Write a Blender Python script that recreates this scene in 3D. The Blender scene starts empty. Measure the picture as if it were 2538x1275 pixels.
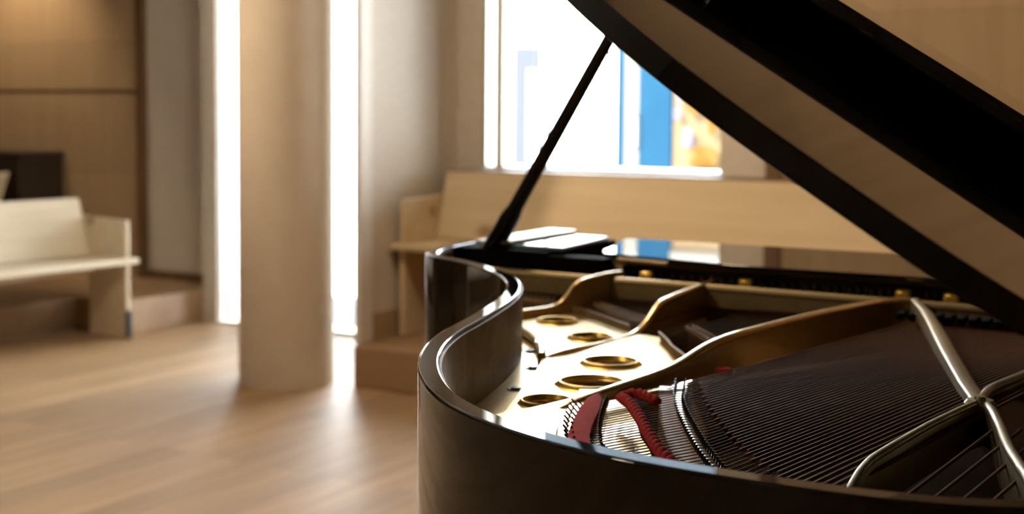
import bpy, bmesh, math, random
import numpy as np
from mathutils import Vector, Matrix
random.seed(7)
SC = bpy.context.scene
C = SC.collection
R = math.radians

# ------------------------------------------------------------------ camera
def make_camera():
    f, height, pitch, roll = 3300.0, 1.32, math.atan(207 / 3300.0), R(0.46)
    cd = bpy.data.cameras.new('camera'); co = bpy.data.objects.new('camera', cd); C.objects.link(co)
    F = Vector((0, math.cos(pitch), -math.sin(pitch))); U = Vector((0, math.sin(pitch), math.cos(pitch))); X = Vector((1, 0, 0))
    X2 = X * math.cos(roll) + U * math.sin(roll); U2 = U * math.cos(roll) - X * math.sin(roll)
    m = Matrix.Identity(4)
    for i in range(3):
        m[i][0] = X2[i]; m[i][1] = U2[i]; m[i][2] = -F[i]
    m[2][3] = height
    co.matrix_world = m
    cd.sensor_fit = 'HORIZONTAL'; cd.sensor_width = 36.0
    cd.lens = f / 2538.0 * 36.0
    cd.shift_y = -145.5 / 2538.0
    cd.clip_start = 0.05; cd.clip_end = 200
    cd.dof.use_dof = True; cd.dof.focus_distance = 1.5; cd.dof.aperture_fstop = 4.4
    SC.camera = co
make_camera()

# ------------------------------------------------------------------ exposure, sky, sun, lamps
SC.view_settings.view_transform = 'Standard'; SC.view_settings.look = 'None'
SC.view_settings.gamma = 1.0; SC.view_settings.exposure = 1.05
SC.cycles.max_bounces = 10; SC.cycles.diffuse_bounces = 5; SC.cycles.glossy_bounces = 6
SC.cycles.transparent_max_bounces = 12; SC.cycles.sample_clamp_indirect = 6.0
SC.cycles.caustics_reflective = False; SC.cycles.caustics_refractive = False

SKY = 17.0
w = bpy.data.worlds.new('sky'); SC.world = w; w.use_nodes = True
bg = w.node_tree.nodes['Background']; bg.inputs[0].default_value = (0.80, 0.90, 1.0, 1); bg.inputs[1].default_value = SKY

ROOM = R(-30)                       # the room is turned against the camera
def room(b, a, z=0.0):              # room coordinates: b along the window wall, a towards it
    c, s = math.cos(ROOM), math.sin(ROOM)
    return Vector((c * b - s * a, s * b + c * a, z))

def lamp(name, kind, loc, energy, color, target=None, **kw):
    ld = bpy.data.lights.new(name, kind); ld.energy = energy; ld.color = color
    for k, v in kw.items(): setattr(ld, k, v)
    o = bpy.data.objects.new(name, ld); C.objects.link(o); o.location = loc
    if target is not None:
        o.rotation_euler = (Vector(target) - Vector(loc)).to_track_quat('-Z', 'Y').to_euler()
    return o
sun_from, sun_to = room(-9, 0, 9), room(-5, 12, 0)
lamp('sun', 'SUN', sun_from, 15.0, (1.0, 0.95, 0.88), sun_to, angle=R(0.6))
WARM = (1.0, 0.76, 0.50)
lamp('wall_washer', 'SPOT', room(-7.75, 5.9, 3.0), 62, WARM, room(-7.65, 6.5, 1.6), spot_size=R(75), spot_blend=0.9, shadow_soft_size=0.06)
for nm, b_, a_, e_ in (('ceiling_lamp_at_the_rear', -3.2, -1.2, 15), ('unseen_fill_lamp', -2.5, 3.5, 28)):  # the second is an unseen fill, added to brighten window and side walls
    lamp(nm, 'AREA', room(b_, a_, 3.6), e_, WARM, room(b_, a_ + .01, 0), shape='DISK', size=0.5)
lamp('ceiling_spot_on_the_column', 'SPOT', room(-6.8, 2.2, 3.5), 340, WARM, room(-4.5, 5.2, 2.3), spot_size=R(50), spot_blend=1.0, shadow_soft_size=0.15)
lamp('added_spot_on_the_wood_wall', 'SPOT', room(1.2, 4.3, 3.55), 92, WARM, room(0.6, 6.09, 2.3), spot_size=R(115), spot_blend=1.0, shadow_soft_size=0.15)  # unseen spot, added to lift the dim right-hand wood wall
lamp('added_spot_on_the_piano', 'SPOT', room(-3.4, -1.4, 3.55), 40, WARM, room(-1.15, 1.9, 1.0), spot_size=R(34), spot_blend=1.0, shadow_soft_size=0.15)  # unseen spot, added to warm the plate and felt without lighting the floor
def portal(name, loc, look, sx, sy):
    o = lamp(name, 'AREA', loc, 1, (1, 1, 1), look, shape='RECTANGLE', size=sx, size_y=sy)
    o.data.cycles.is_portal = True
portal('window_portal', room(-3.02, 6.30, 2.17), room(-3.02, 5.0, 2.17), 1.35, 2.3)
portal('door_portal', room(-4.82, 6.42, 1.65), room(-4.82, 5.0, 1.65), 1.85, 3.3)

# ------------------------------------------------------------------ object helpers
def link(o, parent=None):
    C.objects.link(o)
    if parent is not None: o.parent = parent
    return o
def thing(name, label, cat, loc=(0, 0, 0), rz=0.0, group=None):
    o = bpy.data.objects.new(name, None); link(o); o.location = loc; o.rotation_euler = (0, 0, rz)
    o.empty_display_size = 0.1
    return tag(o, label, cat, group)
def tag(o, label, cat, group=None):
    o['label'] = label; o['category'] = cat
    if group: o['group'] = group
    return o
def obj(name, bm, mat, parent=None, smooth=35, bevel=0.0, segs=2):
    me = bpy.data.meshes.new(name)
    bmesh.ops.recalc_face_normals(bm, faces=bm.faces[:])
    bm.to_mesh(me); bm.free()
    o = bpy.data.objects.new(name, me); link(o, parent)
    finish(o, mat, smooth, bevel, segs)
    return o
def finish(o, mat, smooth=35, bevel=0.0, segs=2):
    me = o.data
    if mat is not None: me.materials.append(mat)
    if smooth and len(me.polygons):
        me.polygons.foreach_set('use_smooth', [True] * len(me.polygons))
        me.set_sharp_from_angle(angle=R(smooth))
    if bevel:
        m = o.modifiers.new('bevel', 'BEVEL'); m.width = bevel; m.segments = segs; m.limit_method = 'ANGLE'; m.angle_limit = R(35)
def struct(name, bm, mat, label=None, cat=None, turn=True, **kw):
    o = obj(name, bm, mat, None, **kw)
    if turn: o.rotation_euler = (0, 0, ROOM)
    o['kind'] = 'structure'
    if label: o['label'] = label
    if cat: o['category'] = cat
    return o
def nb(): return bmesh.new()
def box(bm, x0, x1, y0, y1, z0, z1):
    v = [bm.verts.new((x, y, z)) for z in (z0, z1) for x, y in ((x0, y0), (x1, y0), (x1, y1), (x0, y1))]
    for f in ((3, 2, 1, 0), (4, 5, 6, 7), (0, 1, 5, 4), (1, 2, 6, 5), (2, 3, 7, 6), (3, 0, 4, 7)):
        bm.faces.new([v[i] for i in f])
    return bm
def bx(*a): return box(nb(), *a)
def prism(bm, pts, z0, z1):
    lo = [bm.verts.new((x, y, z0)) for x, y in pts]; hi = [bm.verts.new((x, y, z1)) for x, y in pts]
    bm.faces.new(lo[::-1]); bm.faces.new(hi); n = len(pts)
    for i in range(n): bm.faces.new((lo[i], lo[(i + 1) % n], hi[(i + 1) % n], hi[i]))
    return bm
def hexa(bm, lo, hi):               # eight free corners
    v = [bm.verts.new(p) for p in list(lo) + list(hi)]
    for f in ((3, 2, 1, 0), (4, 5, 6, 7), (0, 1, 5, 4), (1, 2, 6, 5), (2, 3, 7, 6), (3, 0, 4, 7)):
        bm.faces.new([v[i] for i in f])
    return bm
def tube(bm, path, rad, n=8, cap=True):
    path = [Vector(p) for p in path]; rings = []
    for i, p in enumerate(path):
        t = (path[min(i + 1, len(path) - 1)] - path[max(i - 1, 0)]).normalized()
        up = Vector((0, 0, 1)) if abs(t.z) < 0.95 else Vector((1, 0, 0))
        sx = t.cross(up).normalized(); sy = sx.cross(t)
        r = rad[i] if isinstance(rad, (list, tuple)) else rad
        rings.append([bm.verts.new(p + sx * (r * math.cos(2 * math.pi * k / n)) + sy * (r * math.sin(2 * math.pi * k / n))) for k in range(n)])
    for A, B in zip(rings, rings[1:]):
        for k in range(n): bm.faces.new((A[k], A[(k + 1) % n], B[(k + 1) % n], B[k]))
    if cap: bm.faces.new(rings[0][::-1]); bm.faces.new(rings[-1])
    return bm
def lathe(bm, prof, c, n=48):
    rings = []
    for r, z in prof:
        rings.append([bm.verts.new((c[0] + r * math.cos(2 * math.pi * k / n), c[1] + r * math.sin(2 * math.pi * k / n), c[2] + z)) for k in range(n)])
    m = len(rings)
    for i in range(m):
        A, B = rings[i], rings[(i + 1) % m]
        for k in range(n): bm.faces.new((A[k], A[(k + 1) % n], B[(k + 1) % n], B[k]))
    return bm
def plate_mesh(name, outer, holes, z0, z1, mat, parent, bevel=0.0):
    cu = bpy.data.curves.new(name, 'CURVE'); cu.dimensions = '2D'; cu.fill_mode = 'BOTH'
    cu.extrude = (z1 - z0) / 2; cu.bevel_depth = bevel; cu.offset = -bevel
    for pts in [outer] + holes:
        sp = cu.splines.new('POLY'); sp.points.add(len(pts) - 1); sp.use_cyclic_u = True
        for i, (x, y) in enumerate(pts): sp.points[i].co = (x, y, 0, 1)
    tmp = bpy.data.objects.new(name + '_curve', cu); C.objects.link(tmp)
    bpy.context.view_layer.update()
    me = bpy.data.meshes.new_from_object(tmp.evaluated_get(bpy.context.evaluated_depsgraph_get()))
    bpy.data.objects.remove(tmp); bpy.data.curves.remove(cu)
    for v in me.vertices: v.co.z += (z0 + z1) / 2
    me.name = name; me.materials.clear()
    o = bpy.data.objects.new(name, me); link(o, parent); finish(o, mat, 30)
    return o
def smooth_line(pts, n=200, it=3):
    P = np.array(pts, float); d = np.r_[0, np.cumsum(np.hypot(*np.diff(P[:, :2], axis=0).T))]
    s = np.linspace(0, d[-1], n); Q = np.stack([np.interp(s, d, P[:, k]) for k in range(P.shape[1])], 1)
    for _ in range(it):
        Q[1:-1] = (Q[:-2] + 2 * Q[1:-1] + Q[2:]) / 4
    return Q
def offset(Q, d):                   # to the left of the direction of travel
    T = np.gradient(Q, axis=0); T /= np.linalg.norm(T, axis=1)[:, None]
    return Q + d * np.stack([-T[:, 1], T[:, 0]], 1)

# ------------------------------------------------------------------ materials
def new_mat(name):
    m = bpy.data.materials.new(name); m.use_nodes = True
    return m, m.node_tree, m.node_tree.nodes['Principled BSDF']
def plain(name, col, rough=0.5, metal=0.0, coat=0.0, spec=0.5, coat_rough=0.03):
    m, t, p = new_mat(name)
    p.inputs['Base Color'].default_value = (*col, 1); p.inputs['Roughness'].default_value = rough
    p.inputs['Metallic'].default_value = metal; p.inputs['Coat Weight'].default_value = coat
    p.inputs['Coat Roughness'].default_value = coat_rough; p.inputs['Specular IOR Level'].default_value = spec
    return m
def noisy(name, c1, c2, scale=(1, 1, 1), nscale=4, rough=0.6, bump=0.0, metal=0.0, coat=0.0, lo=0.35, hi=0.65, detail=6, spec=0.5):
    m, t, p = new_mat(name); N, L = t.nodes, t.links
    tc = N.new('ShaderNodeTexCoord'); mp = N.new('ShaderNodeMapping'); mp.inputs['Scale'].default_value = scale
    nz = N.new('ShaderNodeTexNoise'); nz.inputs['Scale'].default_value = nscale; nz.inputs['Detail'].default_value = detail
    cr = N.new('ShaderNodeValToRGB'); cr.color_ramp.elements[0].position = lo; cr.color_ramp.elements[1].position = hi
    cr.color_ramp.elements[0].color = (*c1, 1); cr.color_ramp.elements[1].color = (*c2, 1)
    L.new(tc.outputs['Object'], mp.inputs[0]); L.new(mp.outputs[0], nz.inputs[0]); L.new(nz.outputs[0], cr.inputs[0]); L.new(cr.outputs[0], p.inputs['Base Color'])
    p.inputs['Roughness'].default_value = rough; p.inputs['Metallic'].default_value = metal; p.inputs['Coat Weight'].default_value = coat
    p.inputs['Specular IOR Level'].default_value = spec
    if bump:
        b = N.new('ShaderNodeBump'); b.inputs['Strength'].default_value = bump; b.inputs['Distance'].default_value = 0.004
        L.new(nz.outputs[0], b.inputs['Height']); L.new(b.outputs[0], p.inputs['Normal'])
    return m
def wood(name, c1, c2, grain, rough=0.55, knots=False, planks=None, coat=0.0, spec=0.5):
    """grain: index of the long axis; planks: (width axis, width, length) for boards with their own tone"""
    m, t, p = new_mat(name); N, L = t.nodes, t.links
    tc = N.new('ShaderNodeTexCoord'); mp = N.new('ShaderNodeMapping')
    sc = [9.0, 9.0, 9.0]; sc[grain] = 0.55; mp.inputs['Scale'].default_value = sc
    nz = N.new('ShaderNodeTexNoise'); nz.inputs['Scale'].default_value = 2.2; nz.inputs['Detail'].default_value = 8; nz.inputs['Distortion'].default_value = 0.6
    cr = N.new('ShaderNodeValToRGB'); e = cr.color_ramp.elements
    e[0].position, e[1].position = 0.3, 0.7; e[0].color = (*c1, 1); e[1].color = (*c2, 1)
    L.new(tc.outputs['Object'], mp.inputs[0]); L.new(mp.outputs[0], nz.inputs[0]); L.new(nz.outputs[0], cr.inputs[0])
    col = cr.outputs[0]
    if knots:
        mk = N.new('ShaderNodeMapping'); ks = [4.2, 4.2, 4.2]; ks[grain] = 2.6; mk.inputs['Scale'].default_value = ks
        vo = N.new('ShaderNodeTexVoronoi'); vo.inputs['Scale'].default_value = 1.0
        kr = N.new('ShaderNodeValToRGB'); kr.color_ramp.elements[0].position = 0.06; kr.color_ramp.elements[1].position = 0.21
        kr.color_ramp.elements[0].color = (0.42, 0.28, 0.17, 1); kr.color_ramp.elements[1].color = (1, 1, 1, 1)
        mx = N.new('ShaderNodeMix'); mx.data_type = 'RGBA'; mx.blend_type = 'MULTIPLY'; mx.inputs[0].default_value = 0.8
        L.new(tc.outputs['Object'], mk.inputs[0]); L.new(mk.outputs[0], vo.inputs[0]); L.new(vo.outputs['Distance'], kr.inputs[0])
        L.new(col, mx.inputs[6]); L.new(kr.outputs[0], mx.inputs[7]); col = mx.outputs[2]
    if planks:
        ax, wid, ln = planks
        br = N.new('ShaderNodeTexBrick'); br.inputs['Scale'].default_value = 1.0
        br.inputs['Brick Width'].default_value = ln; br.inputs['Row Height'].default_value = wid; br.inputs['Mortar Size'].default_value = 0.0015
        br.inputs['Color1'].default_value = (0.80, 0.79, 0.78, 1); br.inputs['Color2'].default_value = (1.12, 1.1, 1.08, 1); br.inputs['Mortar'].default_value = (0.45, 0.4, 0.35, 1)
        br.offset = 0.37
        mb = N.new('ShaderNodeMapping')
        if grain == 1: mb.inputs['Rotation'].default_value = (0, 0, R(90))
        if grain == 2: mb.inputs['Rotation'].default_value = (0, R(90), R(90))
        mx = N.new('ShaderNodeMix'); mx.data_type = 'RGBA'; mx.blend_type = 'MULTIPLY'; mx.inputs[0].default_value = 0.85
        L.new(tc.outputs['Object'], mb.inputs[0]); L.new(mb.outputs[0], br.inputs[0]); L.new(col, mx.inputs[6]); L.new(br.outputs[0], mx.inputs[7]); col = mx.outputs[2]
    L.new(col, p.inputs['Base Color'])
    p.inputs['Roughness'].default_value = rough; p.inputs['Coat Weight'].default_value = coat
    p.inputs['Specular IOR Level'].default_value = spec
    b = N.new('ShaderNodeBump'); b.inputs['Strength'].default_value = 0.08; b.inputs['Distance'].default_value = 0.002
    L.new(nz.outputs[0], b.inputs['Height']); L.new(b.outputs[0], p.inputs['Normal'])
    return m
def glass(name, tint=(1, 1, 1)):
    m = bpy.data.materials.new(name); m.use_nodes = True; t = m.node_tree; N, L = t.nodes, t.links
    N.remove(N['Principled BSDF']); out = N['Material Output']
    tr = N.new('ShaderNodeBsdfTransparent'); tr.inputs[0].default_value = (*tint, 1)
    gl = N.new('ShaderNodeBsdfGlossy'); gl.inputs['Roughness'].default_value = 0.02
    fr = N.new('ShaderNodeFresnel'); fr.inputs[0].default_value = 1.45
    mx = N.new('ShaderNodeMixShader'); L.new(fr.outputs[0], mx.inputs[0]); L.new(tr.outputs[0], mx.inputs[1]); L.new(gl.outputs[0], mx.inputs[2]); L.new(mx.outputs[0], out.inputs[0])
    return m

M = dict(
    floor=wood('oak_floor', (0.30, 0.185, 0.095), (0.40, 0.26, 0.14), 1, 0.5, planks=(0, 0.14, 1.9)),
    step=wood('oak_step', (0.27, 0.165, 0.085), (0.36, 0.23, 0.125), 0, 0.5),
    plaster=noisy('plaster', (0.60, 0.54, 0.46), (0.64, 0.58, 0.50), nscale=30, rough=0.85, bump=0.05),
    white=noisy('white_paint', (0.72, 0.68, 0.62), (0.76, 0.72, 0.66), nscale=20, rough=0.6),
    panel=wood('wall_panel_wood', (0.37, 0.265, 0.155), (0.43, 0.31, 0.185), 2, 0.5, planks=(0, 0.9, 9.0)),
    darkwood=wood('brown_trim_wood', (0.13, 0.07, 0.03), (0.18, 0.10, 0.045), 2, 0.5),
    shelf=wood('desk_underframe', (0.075, 0.050, 0.030), (0.10, 0.066, 0.040), 0, 0.6),
    umber=wood('umber_wood', (0.022, 0.013, 0.007), (0.035, 0.020, 0.010), 2, 0.5),
    ledge=wood('brown_ledge_wood', (0.11, 0.062, 0.028), (0.15, 0.085, 0.04), 0, 0.5),
    pine=wood('knotty_pine', (0.57, 0.45, 0.28), (0.64, 0.52, 0.335), 0, 0.55, knots=True),
    pale=wood('pale_pine', (0.66, 0.57, 0.42), (0.74, 0.66, 0.51), 0, 0.55, knots=True),
    column=noisy('column_plaster', (0.61, 0.53, 0.43), (0.64, 0.56, 0.46), nscale=8, rough=0.75),
    ceiling=noisy('ceiling_paint', (0.72, 0.67, 0.60), (0.75, 0.70, 0.63), nscale=8, rough=0.9),
    rearwall=wood('rear_wall_wood', (0.10, 0.06, 0.03), (0.14, 0.085, 0.04), 2, 0.6),
    iron=plain('dark_metal', (0.03, 0.035, 0.035), 0.45, 0.6),
    olive=plain('bronze_window_frame', (0.42, 0.36, 0.20), 0.45),
    sill=plain('white_sill', (0.80, 0.82, 0.80), 0.4),
    glass=glass('window_glass'),
    edge=plain('glass_edge', (0.20, 0.32, 0.33), 0.3),
    lacquer=plain('black_lacquer', (0.004, 0.004, 0.004), 0.03),
    satin=plain('satin_black', (0.006, 0.006, 0.006), 0.35),
    matte=plain('matte_black', (0.005, 0.005, 0.005), 0.8, spec=0.04),
    veneer=wood('rim_veneer', (0.11, 0.075, 0.048), (0.26, 0.19, 0.13), 0, 0.50, coat=0.0),
    maple=wood('maple', (0.42, 0.27, 0.10), (0.52, 0.34, 0.14), 0, 0.4),
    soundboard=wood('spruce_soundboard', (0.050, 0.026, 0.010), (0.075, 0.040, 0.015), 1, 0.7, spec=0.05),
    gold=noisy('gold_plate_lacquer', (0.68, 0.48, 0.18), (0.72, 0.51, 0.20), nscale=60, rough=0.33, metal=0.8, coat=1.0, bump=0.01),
    goldshade=noisy('shaded_gold_lacquer', (0.30, 0.235, 0.12), (0.34, 0.265, 0.135), nscale=60, rough=0.5, metal=0.8, coat=0.25, bump=0.01),  # same paint as the plate gold, with the dim light put into its colour
    brass=plain('brass', (0.90, 0.60, 0.13), 0.33, 0.6),
    steel=plain('steel', (0.35, 0.34, 0.33), 0.3, 1.0),
    blued=plain('blued_steel', (0.06, 0.055, 0.05), 0.4, 1.0),
    string=plain('string_wire', (0.10, 0.062, 0.036), 0.6, 0.2, spec=0.2),
    pinbrown=plain('pin_bronze', (0.50, 0.38, 0.24), 0.5, 0.2, spec=0.4),
    copper=plain('copper_winding', (0.20, 0.098, 0.048), 0.6, 0.0, spec=0.06),
    felt=noisy('red_felt', (0.36, 0.018, 0.02), (0.55, 0.05, 0.045), nscale=500, rough=0.95, bump=0.6, detail=2),
    cord=noisy('red_wool_cord', (0.40, 0.02, 0.02), (0.52, 0.04, 0.035), nscale=300, rough=0.95, bump=0.5),
    bridgewood=wood('bridge_wood', (0.40, 0.26, 0.14), (0.50, 0.33, 0.18), 1, 0.55),
    graphite=plain('bridge_cap', (0.70, 0.70, 0.68), 0.22, 0, 0.6),
    screen=plain('dark_glass_screen', (0.02, 0.03, 0.035), 0.04, 0, 1.0),
    whitecover=plain('white_cover', (0.78, 0.79, 0.80), 0.3),
    ivory=plain('ivory_keys', (0.80, 0.77, 0.70), 0.3),
    facade=noisy('facade_render', (0.80, 0.80, 0.78), (0.86, 0.86, 0.84), nscale=2, rough=0.9),
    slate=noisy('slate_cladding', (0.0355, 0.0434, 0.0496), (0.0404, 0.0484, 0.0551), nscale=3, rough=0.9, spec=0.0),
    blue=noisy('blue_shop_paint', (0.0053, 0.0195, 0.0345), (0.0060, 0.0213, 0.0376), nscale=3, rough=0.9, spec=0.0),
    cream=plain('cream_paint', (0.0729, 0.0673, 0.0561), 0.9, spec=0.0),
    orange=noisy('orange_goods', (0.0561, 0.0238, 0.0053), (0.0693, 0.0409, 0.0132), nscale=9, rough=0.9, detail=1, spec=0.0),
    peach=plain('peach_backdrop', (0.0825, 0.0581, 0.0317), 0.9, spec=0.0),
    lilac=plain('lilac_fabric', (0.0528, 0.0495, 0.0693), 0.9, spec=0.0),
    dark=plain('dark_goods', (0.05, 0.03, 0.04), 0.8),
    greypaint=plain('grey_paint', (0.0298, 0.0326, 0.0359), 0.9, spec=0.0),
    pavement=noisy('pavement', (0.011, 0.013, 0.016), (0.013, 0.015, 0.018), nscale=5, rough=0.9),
)

# ------------------------------------------------------------------ the room
B0, B1, A0, CEIL = -9.6, 3.2, -3.6, 3.65
struct('floor', bx(B0 - .2, B1 + .2, A0 - .2, 6.60, -.12, 0), M['floor'], 'oak plank floor with daylight across it', 'floor')
struct('ceiling', bx(B0 - .2, B1 + .2, A0 - .2, 6.70, CEIL, CEIL + .15), M['ceiling'])
struct('wall_left', bx(B0 - .2, B0, A0, 6.70, 0, CEIL), M['panel'])
struct('wall_right', bx(B1, B1 + .2, A0, 6.70, 0, CEIL), M['panel'])
struct('wall_rear', bx(B0 - .2, B1 + .2, A0 - .2, A0, 0, CEIL), M['rearwall'])
WL, WR, WZ0, WZ1 = -3.697, -2.346, 1.035, 3.30
bm = nb()
box(bm, -3.888, WL, 6.09, 6.36, 0, CEIL); box(bm, WR, -2.118, 6.09, 6.36, 0, CEIL)
box(bm, WL, WR, 6.09, 6.36, 0, WZ0); box(bm, WL, WR, 6.09, 6.36, WZ1, CEIL)
struct('wall_window', bm, M['plaster'], 'beige plaster wall around the large window', 'wall')
struct('wall_panelled_right', bx(-2.048, B1, 6.09, 6.36, 0, CEIL), M['panel'], 'wood panelled wall beyond the raised piano lid', 'wall')
struct('trim_1', bx(-2.118, -2.048, 6.07, 6.36, 0, CEIL), M['darkwood'], 'brown wooden post between white wall and wood wall', 'trim')
# thin return wall beside the glass door
struct('wall_return', bx(-3.880, -3.862, 5.21, 6.09, 0, CEIL), M['plaster'], 'white wall end between the door and the long bench', 'wall')
bm = nb(); box(bm, -3.882, -3.850, 5.200, 5.210, .2, CEIL); box(bm, -3.862, -3.850, 5.2101, 5.285, .2, CEIL); box(bm, -3.862, -3.855, 5.297, 5.305, .2, CEIL)
struct('trim_2', bm, M['white'], 'white casing on the wall end beside the door', 'trim')
struct('baseboard_right', bx(-3.862, -3.846, 5.32, 6.09, .2, .335), M['panel'], 'short wooden baseboard beside the long bench', 'baseboard')
# back wall, left of the door
struct('wall_back', bx(-6.573, -5.753, 6.5, 6.7, 0, CEIL), M['plaster'], 'white wall strip left of the glass door', 'wall')
struct('wall_panelled_left', bx(B0, -6.648, 6.5, 6.7, 0, 1.445), M['panel'], 'lower wood panel of the wall behind the left bench', 'wall')
struct('wall_panelled_left_upper', bx(B0, -6.648, 6.5, 6.7, 1.470, CEIL), M['panel'], 'upper wood panel of the wall behind the left bench', 'wall')
struct('trim_3', bx(B0, -6.648, 6.512, 6.7, 1.445, 1.470), M['darkwood'])
struct('trim_4', bx(-6.648, -6.573, 6.47, 6.7, .2, CEIL), M['darkwood'], 'dark brown vertical trim beside the white wall', 'trim')
struct('baseboard_left', bx(-6.573, -5.865, 6.478, 6.5, .2, .262), M['darkwood'])
struct('trim_5', box(bx(-5.871, -5.753, 6.27, 6.30, 0, CEIL), -5.871, -5.753, 6.301, 6.5, 0, CEIL), M['plaster'], 'beige jamb on the left of the glass door', 'trim')
struct('wall_above_door', bx(-5.74, -3.888, 6.3, 6.6, 3.35, CEIL), M['plaster'])
# steps
struct('floor_step_right', bx(-3.846, B1, 5.138, 6.09, 0, .2), M['step'], 'raised wooden step under the long bench', 'step', bevel=.006)
struct('floor_step_left', prism(nb(), [(B0, 2.6), (-6.28, 2.6), (-6.28, 5.60), (-5.872, 5.60), (-5.872, 6.5), (B0, 6.5)], 0, .205), M['step'], 'raised wooden step behind the left bench', 'step', bevel=.006)
# column
bm = nb(); lathe(bm, [(0.001, 0), (.232, 0), (.232, CEIL), (0.001, CEIL)], (0, 0, 0), 96)
o = struct('column', bm, M['column'], 'thick round beige column in front of the glass door', 'column', turn=False)
o.location = (-1.104, 6.5, 0)
# window
wn = bpy.data.objects.new('window_1', None); link(wn); wn.location = room(-3.02, 6.12, WZ0); wn.rotation_euler = (0, 0, ROOM)
wn['kind'] = 'structure'; wn['label'] = 'large window above the long bench'; wn['category'] = 'window'
hw, hh = 0.675, WZ1 - WZ0
Z0 = .012
bm = nb(); box(bm, -hw, -hw + .008, -.02, .02, Z0, hh); box(bm, hw - .012, hw, -.02, .02, Z0, hh); box(bm, -hw, hw, -.02, .02, hh - .05, hh)
obj('window_frame', bm, M['olive'], wn, bevel=.002)
m1, m2, sx = -3.626 + 3.02, -3.588 + 3.02, -3.324 + 3.02
obj('window_mullion', bx(m1, m2, -.025, .025, Z0, hh - .05), M['olive'], wn, bevel=.003)
obj('window_sill', bx(-hw, hw, -.028, .24, -.006, Z0), M['sill'], wn, bevel=.003)
for x0, x1 in ((-hw + .008, m1), (m2, sx - .006), (sx + .006, hw - .012)):
    obj('window_glass', bx(x0, x1, -.006, .006, Z0, hh - .05), M['glass'], wn)
obj('glass_joint', bx(sx - .006, sx + .006, -.012, .012, Z0, hh - .05), M['edge'], wn)
# glass door
dr = bpy.data.objects.new('door_1', None); link(dr); dr.location = room(-4.814, 6.32, 0); dr.rotation_euler = (0, 0, ROOM)
dr['kind'] = 'structure'; dr['label'] = 'tall glazed double door behind the column'; dr['category'] = 'door'
bm = nb(); box(bm, -.926, .926, -.025, .025, 3.29, 3.35); box(bm, -.926, .926, -.03, .03, 0, .012)
obj('door_frame', bm, M['sill'], dr, bevel=.003)
for s in (-1, 1):
    bm = nb(); x0, x1 = (-.926, -.434) if s < 0 else (-.426, .926)
    box(bm, x0 + .14 if s < 0 else x0, x0 + (.19 if s < 0 else .05), -.022, .022, .012, 3.29)
    if s < 0: box(bm, x1 - .05, x1, -.022, .022, .012, 3.29)
    box(bm, x0 + (.19 if s < 0 else .05), x1 - (.05 if s < 0 else 0), -.022, .022, .012, .022)
    leaf = obj('door_leaf', bm, M['sill'], dr, bevel=.003)
    obj('door_glass', bx(x0 + (.0 if s < 0 else .05), x1 - (.05 if s < 0 else 0), -.006, .006, .022, 3.29), M['glass'], dr)
    obj('door_handle', tube(nb(), [(-.43 + s * .03, -.024, .95), (-.43 + s * .03, -.07, .96), (-.43 + s * .03, -.07, 1.25), (-.43 + s * .03, -.024, 1.26)], .01), M['steel'], dr)

# ------------------------------------------------------------------ pews
def pew(name, label, length, mat, loc, rz, left_at_zero=True, boxed=0.0, foot=True, depth=.44, high=.82):
    """local x along the bench from its left end, y = 0 at the seat front, +y towards the back"""
    t = thing(name, label, 'bench', loc, rz, None)
    L = length; yb = depth - .09
    bm = nb(); box(bm, -.05, L + .05, 0, yb + .05, .440, .472)
    obj('seat', bm, mat, t, bevel=.006)
    bm = nb(); th = .03
    hexa(bm, [(.012, yb - .01, .475), (L - .012, yb - .01, .475), (L - .012, yb + th, .475), (.012, yb + th, .475)],
             [(.012 + .02, yb + .075, high), (L - .032, yb + .075, high), (L - .032, yb + .075 + th, high), (.032, yb + .075 + th, high)])
    obj('backrest', bm, mat, t, bevel=.006)
    if boxed:
        obj('back_ledge', bx(.03, L + .012, yb + .078, yb + boxed, high - .012, high + .006), M['ledge'], t, bevel=.004)
    for x0 in (-.02, L - .012):
        bm = nb(); prism(bm, [(.045, .47), (yb + .02, .47), (yb + .11, .705), (.045, .690)], x0, x0 + .032)
        for v in bm.verts: v.co = Vector((v.co.z, v.co.x, v.co.y))
        obj('armrest', bm, mat, t, bevel=.008)
        bm = nb(); box(bm, x0, x0 + .032, .045, yb + .02, .0 if not foot else .0, .442)
        lg = obj('leg', bm, mat, t, bevel=.006)
        if foot:
            f = obj('foot_plate', bx(x0 - .004, x0 + .036, .036, .05, .0, .165), M['iron'], lg, bevel=.004); f['label'] = 'dark metal foot plate'
    obj('stretcher', bx(.012, L - .012, yb - .03, yb, .37, .44), mat, t, bevel=.004)
    return t
# long bench under the window: front at a = 5.44
pew('long_bench', 'long knotty pine bench with high back beneath the window', 3.6, M['pine'], room(-3.80, 5.44, .2), ROOM, boxed=.30, foot=False, depth=.42, high=.826)
# left bench: right end near the step, runs towards the camera side
az = R(33); dv = Vector((math.sin(az), math.cos(az), 0)); end = Vector((-2.19, 7.66, 0)); Lb = 2.3
pw = pew('bench', 'pale pine bench with dark metal feet on the left, its back in daylight', Lb, M['pale'], end - dv * (Lb - .0), math.atan2(dv.y, dv.x), depth=.44, high=.81)
# second bench against the panelled wall: only its end shows
pew('bench', 'pine bench end beside the dark cabinet at the left edge', 1.5, M['pale'], room(-8.87, 5.56, .205), ROOM, depth=.44, high=.63)
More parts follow.
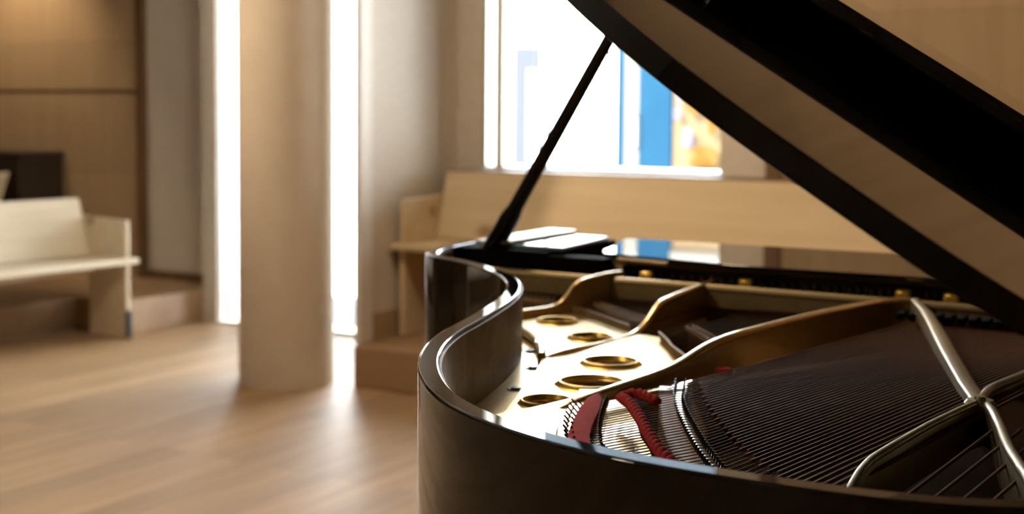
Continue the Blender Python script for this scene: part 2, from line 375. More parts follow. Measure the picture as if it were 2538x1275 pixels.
# dark cabinet by the wall
cb = thing('cabinet', 'dark brown cabinet against the wood wall behind the left bench', 'cabinet', room(-7.78, 6.30, .205), ROOM)
obj('body', bx(-.40, .40, -.16, .19, .04, .80), M['umber'], cb, bevel=.005)
obj('top', bx(-.415, .415, -.18, .195, .80, .835), M['umber'], cb, bevel=.005)
obj('plinth', bx(-.38, .38, -.14, .18, 0, .04), M['umber'], cb)
for s in (-1, 1):
    d = obj('door', bx(min(s * .006, s * .392), max(s * .006, s * .392), -.178, -.16, .055, .785), M['umber'], cb, bevel=.003)
    obj('knob', lathe(nb(), [(.001, 0), (.009, 0), (.012, .012), (.008, .02), (.001, .021)], (s * .05, -.20, .45), 12), M['iron'], d)

# ------------------------------------------------------------------ the street outside
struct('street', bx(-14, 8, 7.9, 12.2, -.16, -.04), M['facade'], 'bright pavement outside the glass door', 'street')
struct('street_shade_strip', bx(-14, 8, 6.72, 7.9, -.16, -.042), M['pavement'], 'paving just outside the glass door, shade put into its bluish colour', 'street')  # ground beside the building, its shade painted in by a darker colour
sh = thing('shop_building', 'sunlit white building with blue shopfront across the street', 'building', room(-5.5, 12.0, -.04), ROOM)
def ex(name, mat, b0, b1, z0, z1, y0=-.03, y1=.0, bevel=0.0):
    return obj(name, bx(b0 + 5.5, b1 + 5.5, y0, y1, z0 + .04, z1 + .04), mat, sh, bevel=bevel)
ex('facade', M['facade'], -14, 6, -.04, 3.75, 0, .4)
ex('blue_pilaster', M['blue'], -5.714, -5.632, 0, 3.4, -.06, 0)
ex('cream_pilaster', M['cream'], -5.625, -5.476, 0, 2.1, -.05, 0)
ex('blue_door', M['blue'], -5.47, -5.128, 0, 3.4, -.05, 0)
h = obj('handle', tube(nb(), [(.02, -.06, 1.05), (.02, -.1, 1.06), (.02, -.1, 1.35), (.02, -.06, 1.36)], .012), M['steel'], sh)
f = nb(); x0, x1 = -5.122 + 5.5, -4.40 + 5.5
box(f, x0, x1, -.06, .0, .55, .62); box(f, x0, x1, -.06, 0, 2.05, 2.15); box(f, x1 - .05, x1, -.06, 0, .62, 2.05)
obj('shop_window_frame', f, M['cream'], sh)
ex('display_backdrop', M['peach'], -5.122, -4.45, .62, 2.05, -.012, -.002)
for (b, z, wd, hg, mt) in ((-4.86, 1.46, .16, .24, 'orange'), (-4.76, .94, .3, .2, 'orange'), (-5.02, 1.55, .05, .22, 'dark'), (-4.93, 1.12, .11, .2, 'lilac'), (-4.68, 1.3, .1, .3, 'orange'), (-5.04, 1.35, .08, .13, 'lilac'), (-4.83, .72, .4, .18, 'orange'), (-4.98, 1.78, .14, .1, 'orange')):
    bm = nb(); lathe(bm, [(.001, 0), (wd * .42, .01), (wd * .5, hg * .4), (wd * .4, hg * .85), (.001, hg)], (b + 5.5, -.09 - wd * .3, z - hg / 2 + .04), 20)
    for v in bm.verts: v.co.y = -.075 + (v.co.y + .09 + wd * .3) * .5 - .03
    obj('display_piece', bm, M[mt], sh)
g = ex('shop_door', M['greypaint'], -6.90, -6.60, 0, 2.02, -.04, 0)
ex('door_panel', M['facade'], -6.72, -6.62, .85, 1.78, -.05, -.03)
ex('upper_storey', M['slate'], -6.55, 6, 3.75, 5.0, .02, .4)
ex('cornice', M['facade'], -14, 6, 3.68, 3.78, -.10, 0)
# ------------------------------------------------------------------ the grand piano
# local frame: x from treble to bass, y from the tail to the keyboard, turned 29 degrees in the room
PHI = R(29)
piano = thing('grand_piano', 'black grand piano with raised lid, gold iron plate and strings showing', 'piano', (0, 0, 0), -PHI)
RT = 1.016                                            # top of the rim
outline = [(-1.640, 3.03), (-1.640, 2.92), (-1.639, 2.813), (-1.636, 2.705), (-1.626, 2.601), (-1.609, 2.531), (-1.588, 2.471), (-1.560, 2.428), (-1.515, 2.394),
           (-1.449, 2.362), (-1.375, 2.312), (-1.287, 2.236), (-1.232, 2.180), (-1.181, 2.112), (-1.141, 2.040), (-1.104, 1.960), (-1.075, 1.880), (-1.051, 1.803),
           (-1.032, 1.742), (-1.013, 1.674), (-.997, 1.611), (-.977, 1.548), (-.950, 1.480), (-.917, 1.413), (-.890, 1.367), (-.851, 1.309), (-.813, 1.260),
           (-.779, 1.222), (-.740, 1.186), (-.708, 1.162), (-.678, 1.142), (-.647, 1.125), (-.616, 1.110), (-.578, 1.094), (-.545, 1.082), (-.500, 1.070), (-.458, 1.063),
           (-.398, 1.058), (-.345, 1.056), (-.293, 1.056), (-.246, 1.059), (-.201, 1.067), (-.145, 1.088), (-.090, 1.122), (-.045, 1.172), (-.015, 1.24), (0, 1.33), (0, 1.6), (0, 2.4), (0, 3.03)]
OUT = smooth_line(outline, 520, 14)
INN = offset(OUT, 0.027)
def wall_band(bm, A, B, z0, z1):                      # upright band between two plan lines
    n = len(A); cols = []
    for i in range(n):
        cols.append([bm.verts.new((*A[i], z0)), bm.verts.new((*A[i], z1)), bm.verts.new((*B[i], z1)), bm.verts.new((*B[i], z0))])
    for P, Q in zip(cols, cols[1:]):
        for k in range(4): bm.faces.new((P[k], P[(k + 1) % 4], Q[(k + 1) % 4], Q[k]))
    bm.faces.new(cols[0]); bm.faces.new(cols[-1][::-1])
    return bm
rim = obj('rim', wall_band(nb(), OUT, INN, .700, RT), M['lacquer'], piano, bevel=.0035, segs=3)
LIN = offset(OUT, 0.0272); LIN2 = offset(OUT, 0.0300)
keep = (LIN[:, 1] < 2.60)
lining = obj('rim_lining', wall_band(nb(), LIN[keep], LIN2[keep], .80, RT - .006), M['veneer'], piano)
lining['label'] = 'glossy brown veneer inside the rim'
inner_pts = [tuple(p) for p in offset(OUT, 0.031)[::4]]
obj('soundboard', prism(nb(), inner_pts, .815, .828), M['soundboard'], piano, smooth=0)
for x0 in (-1.640, -.080):
    obj('key_arm', bx(x0, x0 + .080, 3.03, 3.36, .66, .84), M['lacquer'], piano, bevel=.012)
obj('keybed', bx(-1.60, -.04, 2.75, 3.42, .66, .72), M['satin'], piano, bevel=.004)
obj('bottom_frame', bx(-.9, -.2, 1.7, 1.8, .70, .82), M['satin'], piano)
for (x, y) in ((-1.48, 2.95), (-.16, 2.95), (-.60, 1.40)):
    bm = nb(); tube(bm, [(x, y, .70), (x, y, .66), (x, y, .30), (x, y, .11)], [.075, .07, .05, .045], 8)
    lg = obj('leg', bm, M['lacquer'], piano, bevel=.004)
    bm = nb(); tube(bm, [(x - .03, y, .0475), (x + .03, y, .0475)], .0475, 24); box(bm, x - .012, x + .012, y - .03, y + .03, .09, .12)
    obj('caster', bm, M['brass'], lg)
# front: cheek shelf, fallboard, keys, music desk lying flat
obj('keyblock', bx(-1.235, -1.19, 2.66, 3.0, .93, .97), M['matte'], piano)
obj('keyblock', bx(-1.612, -1.375, 2.645, 3.02, .925, 1.0115), M['matte'], piano, bevel=.004)
obj('keyblock_front', bx(-1.375, -1.235, 2.645, 2.70, .925, 1.004), M['matte'], piano, bevel=.004)
obj('keyblock', bx(-.22, -.03, 2.645, 3.02, .925, 1.0115), M['lacquer'], piano, bevel=.004)
obj('fallboard', bx(-1.235, -.22, 3.10, 3.28, .85, .94), M['lacquer'], piano, bevel=.006)
obj('key_slip', bx(-1.64, 0, 3.36, 3.42, .66, .80), M['lacquer'], piano, bevel=.004)
obj('desk_rail', bx(-1.345, -.30, 2.722, 2.742, .985, .999), M['maple'], piano, bevel=.003)
obj('desk_shelf', bx(-1.235, -.22, 2.745, 3.09, .958, .985), M['shelf'], piano)
desk = [(-1.372, 3.076), (-1.362, 3.0), (-1.340, 2.945), (-1.322, 2.89), (-1.308, 2.827), (-1.299, 2.775), (-1.279, 2.735), (-1.265, 2.712), (-1.222, 2.704), (-1.1, 2.680), (-.97, 2.652), (-.94, 2.640), (-.20, 2.640), (-.20, 3.076)]
obj('music_desk', prism(nb(), desk, 1.000, 1.011), M['lacquer'], piano, bevel=.003)
obj('desk_lip', tube(nb(), [(-1.225, 2.700, 1.0), (-1.16, 2.688, 1.0), (-1.095, 2.674, 1.0)], .005, 10), M['maple'], piano)

# iron plate with its ringed holes
holes = [((-1.198, 2.352), .0789), ((-1.058, 2.213), .0823), ((-.920, 2.003), .0968), ((-.872, 1.831), .1060), ((-.870, 1.676), .0764)]
ZP = .905
ridge = [(-1.30, 2.300), (-1.217, 2.238), (-1.161, 2.179), (-1.107, 2.108), (-1.068, 2.040), (-1.038, 1.982), (-1.010, 1.918), (-.977, 1.820), (-.945, 1.728), (-.912, 1.640), (-.880, 1.545), (-.840, 1.455), (-.780, 1.365), (-.700, 1.290), (-.60, 1.235), (-.52, 1.205)]
hitchside = [(-.56, 1.36), (-.635, 1.505), (-.672, 1.562), (-.742, 1.699), (-.790, 1.80), (-.745, 1.90), (-.760, 2.02), (-.795, 2.09), (-.84, 2.14), (-.895, 2.225), (-.950, 2.295), (-1.00, 2.31), (-1.076, 2.380), (-1.14, 2.43), (-1.205, 2.490), (-1.30, 2.50), (-1.36, 2.49), (-1.44, 2.46)]
def circle(c, r, n=56): return [(c[0] + r * math.cos(2 * math.pi * k / n), c[1] + r * math.sin(2 * math.pi * k / n)) for k in range(n)]
rl = [tuple(p) for p in smooth_line(ridge, 60, 6)]
plate = plate_mesh('iron_plate', rl + hitchside + [(-1.45, 2.42)], [circle(c, d * .40) for c, d in holes], ZP - .006, ZP, M['gold'], piano, bevel=.002)
low_in = [tuple(p) for p in offset(OUT, .0305)]
i0 = min(range(len(low_in)), key=lambda i: math.hypot(low_in[i][0] + 1.56, low_in[i][1] - 2.50)); i1 = min(range(len(low_in)), key=lambda i: math.hypot(low_in[i][0] + .16, low_in[i][1] - 1.13))
flange_in = [tuple(p) for p in offset(OUT, .125)]
j1 = i1
ring_poly = low_in[i0:i1:3] + [(-.20, 1.22), (-.34, 1.20), (-.50, 1.225)] + [(x + .010, y + .010) for x, y in rl[::-1]] + [(-1.46, 2.44)]
prm = obj('plate_rim_flange', prism(nb(), ring_poly, ZP - .022, ZP - .009), M['gold'], plate, smooth=20)
# raised moulding along the edge
obj('plate_moulding', tube(nb(), [(x, y, ZP + .003) for x, y in rl if y > 1.985], .0085, 10), M['gold'], plate)
for c, d in holes:
    R0 = d / 2
    prof = [(R0 * 1.20, -.001), (R0 * 1.17, .0015), (R0 * 1.09, .0022), (R0 * 1.04, .0042), (R0 * 1.01, .0066), (R0 * .985, .0082), (R0 * .95, .0090), (R0 * .91, .0087), (R0 * .885, .0070), (R0 * .875, .0045), (R0 * .84, .0028), (R0 * .83, .0002), (R0 * .815, -.0010), (R0 * .81, -.004), (R0 * .83, -.005), (R0 * .84, -.001)]
    obj('plate_ring', lathe(nb(), prof, (c[0], c[1], ZP), 64), M['brass'], plate)
for x, y in ((-1.116, 2.087), (-1.038, 1.948), (-.980, 1.784), (-.915, 1.60)):
    bm = nb(); lathe(bm, [(.001, .0), (.0125, .0), (.0135, .0012), (.012, .0025), (.0075, .0022), (.007, .0045), (.001, .005)], (x, y, ZP - .0095), 20)
    obj('plate_bolt', bm, M['blued'], plate)

def strut(name, pts, zb, wt=.015, ww=.009, bulb=.012, mat='gold'):
    P = smooth_line(pts, 60, 3); bm = nb(); rings = []
    T = np.gradient(P[:, :2], axis=0); T /= np.linalg.norm(T, axis=1)[:, None]; Nn = np.stack([-T[:, 1], T[:, 0]], 1)
    for i in range(len(P)):
        x, y, z = P[i]; nx, ny = Nn[i]
        b0 = min(zb, z - bulb - .002)
        prof = [(-ww / 2, b0), (-ww / 2, z - bulb)] + [(-wt / 2 * math.cos(a), z - bulb * .5 + bulb * .5 * math.sin(a)) for a in (R(-50), R(-15), R(20), R(50), R(75), R(105), R(130), R(160), R(195), R(230))] + [(ww / 2, z - bulb), (ww / 2, b0)]
        rings.append([bm.verts.new((x + nx * s, y + ny * s, zz)) for s, zz in prof])
    m = len(rings[0])
    for A, Bq in zip(rings, rings[1:]):
        for k in range(m): bm.faces.new((A[k], A[(k + 1) % m], Bq[(k + 1) % m], Bq[k]))
    bm.faces.new(rings[0][::-1]); bm.faces.new(rings[-1])
    return obj(name, bm, M[mat], piano, smooth=50)
strut('plate_strut', [(-1.291, 2.340, .924), (-1.284, 2.361, .925), (-1.273, 2.394, .925), (-1.262, 2.425, .925), (-1.254, 2.448, .927), (-1.249, 2.463, .932), (-1.244, 2.479, .943), (-1.238, 2.495, .961), (-1.233, 2.511, .972), (-1.219, 2.551, .979), (-1.202, 2.600, .984), (-1.19, 2.64, .984)], .905)
strut('plate_strut', [(-1.040, 1.995, .909), (-1.034, 2.025, .914), (-1.025, 2.066, .916), (-1.018, 2.161, .911), (-1.013, 2.247, .910), (-1.009, 2.307, .912), (-1.006, 2.338, .921), (-1.004, 2.370, .939), (-1.003, 2.395, .955), (-1.002, 2.410, .961), (-.997, 2.486, .967), (-.989, 2.601, .974), (-.984, 2.68, .976)], .900)
strut('plate_strut', [(-.826, 1.60, .915), (-.815, 1.615, .924), (-.804, 1.635, .930), (-.792, 1.690, .934), (-.775, 1.767, .938), (-.757, 1.848, .943), (-.747, 1.890, .950), (-.740, 1.922, .960), (-.730, 1.971, .970), (-.715, 2.035, .975), (-.695, 2.125, .977), (-.674, 2.220, .979), (-.651, 2.323, .980), (-.627, 2.432, .979), (-.605, 2.530, .978), (-.585, 2.575, .977), (-.545, 2.585, .977)], .915, wt=.017)
# long bar crossing over the bass strings
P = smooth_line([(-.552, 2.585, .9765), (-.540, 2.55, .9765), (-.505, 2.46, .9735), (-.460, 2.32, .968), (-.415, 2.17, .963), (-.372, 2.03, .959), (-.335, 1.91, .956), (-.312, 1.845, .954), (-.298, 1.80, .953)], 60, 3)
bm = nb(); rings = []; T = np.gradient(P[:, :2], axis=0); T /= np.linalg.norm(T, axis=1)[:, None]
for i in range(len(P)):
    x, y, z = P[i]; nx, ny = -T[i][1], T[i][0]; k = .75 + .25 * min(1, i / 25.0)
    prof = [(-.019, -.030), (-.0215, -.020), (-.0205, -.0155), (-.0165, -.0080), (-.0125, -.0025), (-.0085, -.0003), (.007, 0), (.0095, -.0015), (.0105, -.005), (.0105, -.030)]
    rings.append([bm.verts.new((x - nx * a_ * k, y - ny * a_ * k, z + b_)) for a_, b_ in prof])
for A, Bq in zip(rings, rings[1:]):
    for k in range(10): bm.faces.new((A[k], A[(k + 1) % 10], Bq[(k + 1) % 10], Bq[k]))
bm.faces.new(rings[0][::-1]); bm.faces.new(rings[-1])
obj('plate_bar', bm, M['goldshade'], piano, smooth=50)
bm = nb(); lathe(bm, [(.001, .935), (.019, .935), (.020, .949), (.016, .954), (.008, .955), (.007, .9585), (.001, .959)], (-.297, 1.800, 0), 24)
obj('plate_junction', bm, M['goldshade'], piano)
strut('plate_bar', [(-.297, 1.80, .955), (-.307, 1.755, .955), (-.326, 1.635, .955), (-.340, 1.510, .955), (-.348, 1.440, .954), (-.350, 1.400, .950), (-.349, 1.355, .941), (-.347, 1.310, .927), (-.345, 1.26, .905)], .893, wt=.0105, ww=.008, bulb=.009, mat='goldshade')
strut('plate_bar', [(-.300, 1.80, .954), (-.302, 1.90, .955), (-.274, 2.024, .957), (-.23, 2.25, .962), (-.17, 2.59, .972)], .930, wt=.013, mat='goldshade')
strut('plate_bar', [(-.290, 1.80, .955), (-.274, 1.757, .955), (-.254, 1.691, .950), (-.240, 1.630, .951), (-.223, 1.561, .953), (-.197, 1.477, .953), (-.165, 1.38, .945), (-.13, 1.28, .915)], .890, wt=.013, mat='goldshade')
# capo bar across the piano, pin block behind it
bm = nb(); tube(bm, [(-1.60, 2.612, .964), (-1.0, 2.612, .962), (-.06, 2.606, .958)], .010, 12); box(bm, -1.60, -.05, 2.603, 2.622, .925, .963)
obj('capo_bar', bm, M['goldshade'], piano, smooth=40)
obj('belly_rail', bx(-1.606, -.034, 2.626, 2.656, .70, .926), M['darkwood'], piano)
obj('pin_block', bx(-1.605, -.035, 2.622, 2.93, .925, .945), M['goldshade'], piano, bevel=.003)
for x in (-.919, -.593, -.500, -1.145):
    obj('plate_clamp', bx(x - .016, x + .016, 2.668, 2.692, .944, .980), M['brass'], piano, bevel=.006)
for r_ in range(3):                                    # tuning pins, three rows of one size
    for k in range(30):
        x = -1.48 + k * .0455 + r_ * .012
        if min(abs(x + .919), abs(x + .593), abs(x + .5), abs(x + 1.145)) < .03 and r_ == 0: continue
        obj('tuning_pin', tube(nb(), [(x, 2.705 + .022 * r_, .944), (x, 2.700 + .022 * r_, .973)], .0035, 8), M['steel'], piano)

# bass bridge with its pins
left = [(-.728, 1.752), (-.690, 1.660), (-.650, 1.572), (-.608, 1.484), (-.573, 1.420), (-.535, 1.357), (-.470, 1.27), (-.41, 1.22)]
right = [(-.694, 1.778), (-.664, 1.690), (-.624, 1.605), (-.577, 1.520), (-.537, 1.448), (-.480, 1.355), (-.42, 1.285), (-.37, 1.24)]
Lc, Rc = smooth_line(left, 60, 3), smooth_line(right, 60, 3)
bridge = obj('bass_bridge', prism(nb(), [tuple(p) for p in Lc] + [tuple(p) for p in Rc[::-1]], .828, .930), M['bridgewood'], piano, smooth=30, bevel=.002)
cap_l = Lc * .45 + Rc * .55
obj('bridge_cap', prism(nb(), [tuple(p) for p in cap_l] + [tuple(p) for p in (Rc * .97 + Lc * .03)[::-1]], .930, .9335), M['graphite'], bridge, smooth=30)
obj('bridge_cap', prism(nb(), [tuple(p) for p in Lc[:4]] + [tuple(p) for p in Rc[:4][::-1]], .930, .9345), M['graphite'], bridge, smooth=30, bevel=.001)
NB = 48
u_of = [(i / (NB - 1)) ** 0.9 for i in range(NB)]
for u in u_of:
    k = min(int(u * 59), 59); fr = u * 59 - int(u * 59); k2 = min(k + 1, 59)
    Lp, Rp = Lc[k] * (1 - fr) + Lc[k2] * fr, Rc[k] * (1 - fr) + Rc[k2] * fr
    for s in (.62, .86):
        c = Lp * (1 - s) + Rp * s
        obj('bridge_pin', tube(nb(), [(c[0], c[1], .931), (c[0] - .002 * (1 if s < .7 else -1), c[1] - .001, .9440)], .0013, 6), M['blued'], bridge)
# tenor bridge end peeping out under the bass strings
tb = obj('tenor_bridge', prism(nb(), [(-.735, 1.895), (-.705, 1.885), (-.640, 2.02), (-.53, 2.23), (-.42, 2.42), (-.45, 2.44), (-.56, 2.25), (-.67, 2.04)], .828, .915), M['bridgewood'], piano, bevel=.003)
obj('bridge_cap', prism(nb(), [(-.734, 1.897), (-.706, 1.887), (-.690, 1.918), (-.719, 1.928)], .915, .918), M['graphite'], tb)

# bass strings: hitch pin -> bridge -> under the capo bar
hl = smooth_line([(-.792, 1.672), (-.760, 1.585), (-.728, 1.510), (-.694, 1.440), (-.62, 1.345), (-.54, 1.27), (-.45, 1.205)], 60, 2)
def on(Ls, u):
    k = min(int(u * 59), 59); fr = u * 59 - k; k2 = min(k + 1, 59); return Ls[k] * (1 - fr) + Ls[k2] * fr
for i, u in enumerate(u_of):
    h, bp, bq = on(hl, u), on(Lc, u) * .38 + on(Rc, u) * .62, on(Lc, u) * .14 + on(Rc, u) * .86
    far = (-.520 + .36 * (u ** .9), 2.60)
    r_ = .0012 + .0011 * u
    bm = nb()
    tube(bm, [(h[0], h[1], .920), (bp[0], bp[1], .9365)], .0008, 6)
    d = Vector((far[0] - bq[0], far[1] - bq[1], .941 - .9365)); s0 = Vector((bp[0], bp[1], .9365)); s1 = Vector((bq[0], bq[1], .9365))
    tube(bm, [s0, s1, s1 + d * .045], .0008, 6)
    obj('bass_string', tube(bm, [s1 + d * (.045 + .01 * (i % 2)), s1 + d * .97], r_, 6), M['copper'], piano)
# low strings right of the bar
for i in range(9):
    x = -.322 + i * .024
    obj('bass_string', tube(nb(), [(x + .0, 1.22, .925), (x + .022 + i * .002, 1.36, .9295), (x + .055 + i * .004, 1.75, .931)], .0024, 6), M['copper'], piano)

# hitch pins with the red felt strip, in two leaning rows, and the loops behind the felt
row_a = smooth_line([(-.799, 1.622), (-.787, 1.591), (-.777, 1.564), (-.765, 1.535), (-.752, 1.506), (-.738, 1.476), (-.700, 1.41)], 60, 1)
for row in (0, 1):
    for k in range(9):
        c = on(row_a, min(.999, (k + .33 * row) / 9)) + np.array([.0085, .0045]) * row
        obj('hitch_pin', tube(nb(), [(c[0] + .004, c[1] + .001, .922), (c[0] - .003, c[1] - .003, .9325)], .0014, 8), M['blued'], piano)
for k in range(30):
    c = on(hl, k / 30 * .62)
    for q in (.006, .016):
        obj('hitch_pin', tube(nb(), [(c[0] + q + .003, c[1] + q * .5, .918), (c[0] + q - .001, c[1] + q * .5 - .002, .929)], .0013, 6), M['blued'], piano)
fl = smooth_line([(-.795, 1.690), (-.776, 1.635), (-.753, 1.570), (-.730, 1.505), (-.708, 1.450), (-.685, 1.405), (-.66, 1.37)], 50, 3)
bm = nb(); rings = []
T = np.gradient(fl, axis=0); T /= np.linalg.norm(T, axis=1)[:, None]
for i, p in enumerate(fl):
    wv = .010 + .004 * min(1, i / 18.0) ; n_ = np.array([-T[i][1], T[i][0]])
    if i < 6: wv *= (i + 1) / 7.0
    zt = .931
    rings.append([bm.verts.new((*(p + n_ * wv * s), z)) for s, z in ((-1, .917), (-.95, zt - .002), (-.5, zt), (.5, zt), (.95, zt - .002), (1, .917))])
for A, Bq in zip(rings, rings[1:]):
    for k in range(6): bm.faces.new((A[k], A[(k + 1) % 6], Bq[(k + 1) % 6], Bq[k]))
bm.faces.new(rings[0][::-1]); bm.faces.new(rings[-1])
o = obj('felt_strip', bm, M['felt'], piano); o['label'] = 'flat red felt strip'
# raised web of the plate carrying the hitch pins, in two tiers
def tier(name, pts, z0, z1):
    q = [tuple(p) for p in smooth_line(pts + [pts[0]], 120, 1)][:-1]
    return obj(name, prism(nb(), q, z0, z1), M['gold'], plate, smooth=30, bevel=.0025)
tier('hitch_web', [(-.878, 1.520), (-.871, 1.544), (-.847, 1.614), (-.832, 1.680), (-.805, 1.69), (-.76, 1.56), (-.71, 1.44), (-.62, 1.30), (-.64, 1.26), (-.74, 1.33), (-.84, 1.44)], .896, .919)
tier('hitch_web', [(-.838, 1.715), (-.820, 1.661), (-.799, 1.600), (-.780, 1.547), (-.755, 1.482), (-.72, 1.41), (-.67, 1.34), (-.62, 1.29), (-.59, 1.31), (-.64, 1.375), (-.683, 1.435), (-.718, 1.505), (-.750, 1.585), (-.780, 1.66), (-.800, 1.735)], .900, .9245)
# red woollen cord woven through the strings
def braid(bm, path, r, turns):
    P = smooth_line(path, 140, 3); T = np.gradient(P, axis=0); T /= np.linalg.norm(T, axis=1)[:, None]
    for ph in (0, math.pi):
        pts = []
        for i, p in enumerate(P):
            a = 2 * math.pi * turns * i / (len(P) - 1) + ph
            sx = np.array([-T[i][1], T[i][0], 0]); sx /= np.linalg.norm(sx)
            pts.append(tuple(p + sx * (r * .55 * math.cos(a)) + np.array([0, 0, r * .55 * math.sin(a)])))
        tube(bm, pts, r * .78, 10)
    return bm
bm = braid(nb(), [(-.742, 1.650, .936), (-.715, 1.612, .939), (-.702, 1.595, .940), (-.656, 1.522, .940), (-.624, 1.467, .940), (-.593, 1.416, .940), (-.567, 1.376, .940), (-.53, 1.33, .939), (-.48, 1.28, .938)], .0062, 13)
cord = obj('braided_cord', braid(bm, [(-.735, 1.640, .938), (-.727, 1.655, .941), (-.715, 1.655, .942), (-.698, 1.644, .941), (-.681, 1.634, .940)], .0055, 3), M['cord'], piano, smooth=60)
cord['label'] = 'red braided woollen cord'

# treble strings, their hitch pins and bridges
def treble(n, hA, hB, dirv, zoff=0):
    for i in range(n):
        u = i / (n - 1); x = hA[0] * (1 - u) + hB[0] * u; y = hA[1] * (1 - u) + hB[1] * u
        yield x, y
def treble_section(n, line, bl, slant):
    Ls, Bs = smooth_line(line, 60, 2), smooth_line(bl, 60, 2)
    bm = nb(); br = [tuple(p + np.array([.004, -.018])) for p in Bs[::3]] + [tuple(p + np.array([.004, .018])) for p in Bs[::-3]]
    b_ = obj('treble_bridge', prism(bm, br, .828, .917), M['bridgewood'], piano, bevel=.002)
    for i in range(n):
        u = i / (n - 1); h, b0 = on(Ls, u), on(Bs, u)
        dx = (2.603 - b0[1]) * math.tan(R(slant))
        bm = tube(nb(), [(h[0], h[1], .913), (b0[0], b0[1], .9205), (b0[0] + dx, 2.603, .927)], .0011, 5)
        obj('treble_string', bm, M['string'], piano)
        obj('treble_hitch_pin', tube(nb(), [(h[0] + .002, h[1] - .002, .900), (h[0] - .002, h[1] - .008, .924)], .0021, 8), M['pinbrown'], piano)
        for q in (-.010, .009):
            obj('treble_bridge_pin', tube(nb(), [(b0[0] + q * .3, b0[1] + q, .915), (b0[0] + q * .3, b0[1] + q, .9280)], .0015, 6), M['pinbrown'], b_)
treble_section(14, [(-1.500, 2.545), (-1.42, 2.53), (-1.315, 2.505)], [(-1.48, 2.580), (-1.40, 2.562), (-1.31, 2.540)], 4)
treble_section(24, [(-1.212, 2.468), (-1.180, 2.450), (-1.131, 2.410), (-1.076, 2.360), (-1.020, 2.312)], [(-1.19, 2.525), (-1.14, 2.475), (-1.08, 2.425), (-1.00, 2.375)], 6)
treble_section(26, [(-.936, 2.262), (-.891, 2.193), (-.865, 2.146), (-.834, 2.103), (-.800, 2.055)], [(-.910, 2.335), (-.855, 2.265), (-.800, 2.195), (-.735, 2.115)], 9)
for (x, y, z) in ((-.782, 2.135, .925), (-.700, 1.945, .926)):
    obj('felt_wedge', bx(x - .012, x + .012, y - .008, y + .008, z - .006, z + .006), M['felt'], piano, bevel=.003)
# row of dampers above the strings near the capo bar
for k in range(22):
    x = -.56 + k * .022
    obj('damper', bx(x - .007, x + .007, 2.50 - .002 * k, 2.555 - .002 * k, .944, .958), M['matte'], piano, bevel=.002)

# lid, hinged on the spine, folded front flap on top
TH = R(32.6); HX, HZ = .02, 1.047
def lid(q, l, h): return Vector((HX - q * math.cos(TH) + h * math.sin(TH), l, HZ + q * math.sin(TH) + h * math.cos(TH)))
LO = smooth_line([(x, y) for x, y in outline], 360, 10); LO = offset(LO, -.003)
lo = [(HX - x, y) for x, y in LO if y < 2.50]
lo = [(HX - LO[0][0], 2.50)] + lo + [(0.0, 2.50)]
def lid_prism(poly, h0, h1, tilt=None):
    bm = nb(); A = [bm.verts.new(lid(q, l, h0)) for q, l in poly]; Bv = [bm.verts.new(lid(q, l, h1)) for q, l in poly]
    bm.faces.new(A[::-1]); bm.faces.new(Bv); n = len(poly)
    for i in range(n): bm.faces.new((A[i], A[(i + 1) % n], Bv[(i + 1) % n], Bv[i]))
    return bm
ld = obj('lid', lid_prism(lo, 0, .025), M['lacquer'], piano, bevel=.005, segs=3)
FE = 1.76
bm = nb(); lov, hiv = [], []
for q, l in ((0.0, FE), (1.655, FE), (1.655, 2.50), (0.0, 2.50)):
    g_ = .040 if l < 2.4 else .003
    lov.append(lid(q, l, .025 + g_)); hiv.append(lid(q, l, .025 + g_ + .024))
flap = obj('lid_flap', hexa(bm, lov, hiv), M['lacquer'], ld, bevel=.004, segs=3)
flap['label'] = 'front flap of the lid folded back'
for q in (.3, .82, 1.3):
    bm = nb(); tube(bm, [lid(q, 1.80, .0255), lid(q, 1.80, .0655)], .012, 14)
    obj('rubber_buffer', bm, M['satin'], flap)
bm = nb(); tube(bm, [lid(.0, 2.503, .028), lid(1.65, 2.503, .028)], .006, 10); obj('flap_hinge', bm, M['brass'], ld)
for l in (1.5, 2.2):
    bm = nb(); tube(bm, [Vector((HX, l - .06, HZ)), Vector((HX, l + .06, HZ))], .007, 10); box(bm, -.004, HX + .004, l - .05, l + .05, RT - .06, HZ)
    obj('lid_hinge', bm, M['brass'], piano)
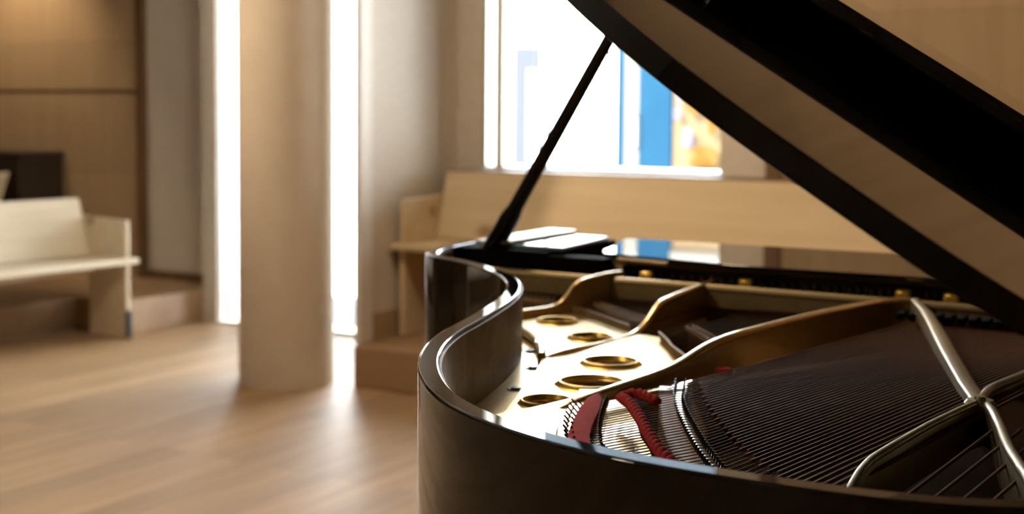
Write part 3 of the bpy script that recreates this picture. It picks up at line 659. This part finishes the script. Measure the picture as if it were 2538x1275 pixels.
# prop stick
pb, pt = Vector((-1.556, 2.690, .985)), lid(1.19, 2.40, .0)
d = pt - pb
bm = nb(); n_ = d.normalized(); sx = n_.cross(Vector((0, 0, 1))).normalized(); sy = sx.cross(n_)
rr = [(.0, .030, .018), (.02, .030, .018), (.150, .0265, .017), (.180, .0195, .014), (.60, .0160, .012), (.93, .012, .010), (1.0, .009, .008)]
rings = []
for t_, a_, b_ in rr:
    c = pb + d * t_
    rings.append([bm.verts.new(c + sx * (a_ * math.cos(k * math.pi / 8 + .2)) * 1.0 + sy * (b_ * math.sin(k * math.pi / 8 + .2))) for k in range(16)])
for A, Bq in zip(rings, rings[1:]):
    for k in range(16): bm.faces.new((A[k], A[(k + 1) % 16], Bq[(k + 1) % 16], Bq[k]))
bm.faces.new(rings[0][::-1]); bm.faces.new(rings[-1])
prop = obj('prop_stick', bm, M['satin'], piano, smooth=60)
c = pb + d * .66
obj('prop_pin', tube(nb(), [c - sx * .012, c - sx * .021], .004, 8), M['satin'], prop)
obj('prop_block', bx(-1.600, -1.510, 2.655, 2.735, .94, .990), M['darkwood'], piano, bevel=.004)

# things lying on the piano: tablet and white folder on the treble cheek
def pl(x, y, z):
    c_, s_ = math.cos(-PHI), math.sin(-PHI); return Vector((c_ * x - s_ * y, s_ * x + c_ * y, z))
tb = thing('tablet', 'flat tablet lying on the piano cheek, its glass mirroring the window', 'tablet', pl(-1.45, 2.835, 1.0125), -PHI + R(-2))
obj('tablet_body', prism(nb(), [(-.075, -.150), (.104, -.152), (.066, .150), (-.112, .158)], 0, .008), M['edge'], tb, bevel=.002)
obj('tablet_screen', prism(nb(), [(-.069, -.143), (.096, -.145), (.060, .143), (-.104, .150)], .008, .0092), M['screen'], tb, smooth=0)
fo = thing('folder', 'slim white folder lying behind the tablet on the piano', 'folder', pl(-1.53, 2.86, 1.0224), -PHI)
o = obj('folder_cover', bx(-.045, .036, -.20, .18, .0, .007), M['whitecover'], fo, bevel=.004)
obj('folder_pages', bx(-.040, .039, -.193, .173, .0015, .0055), M['ivory'], fo)
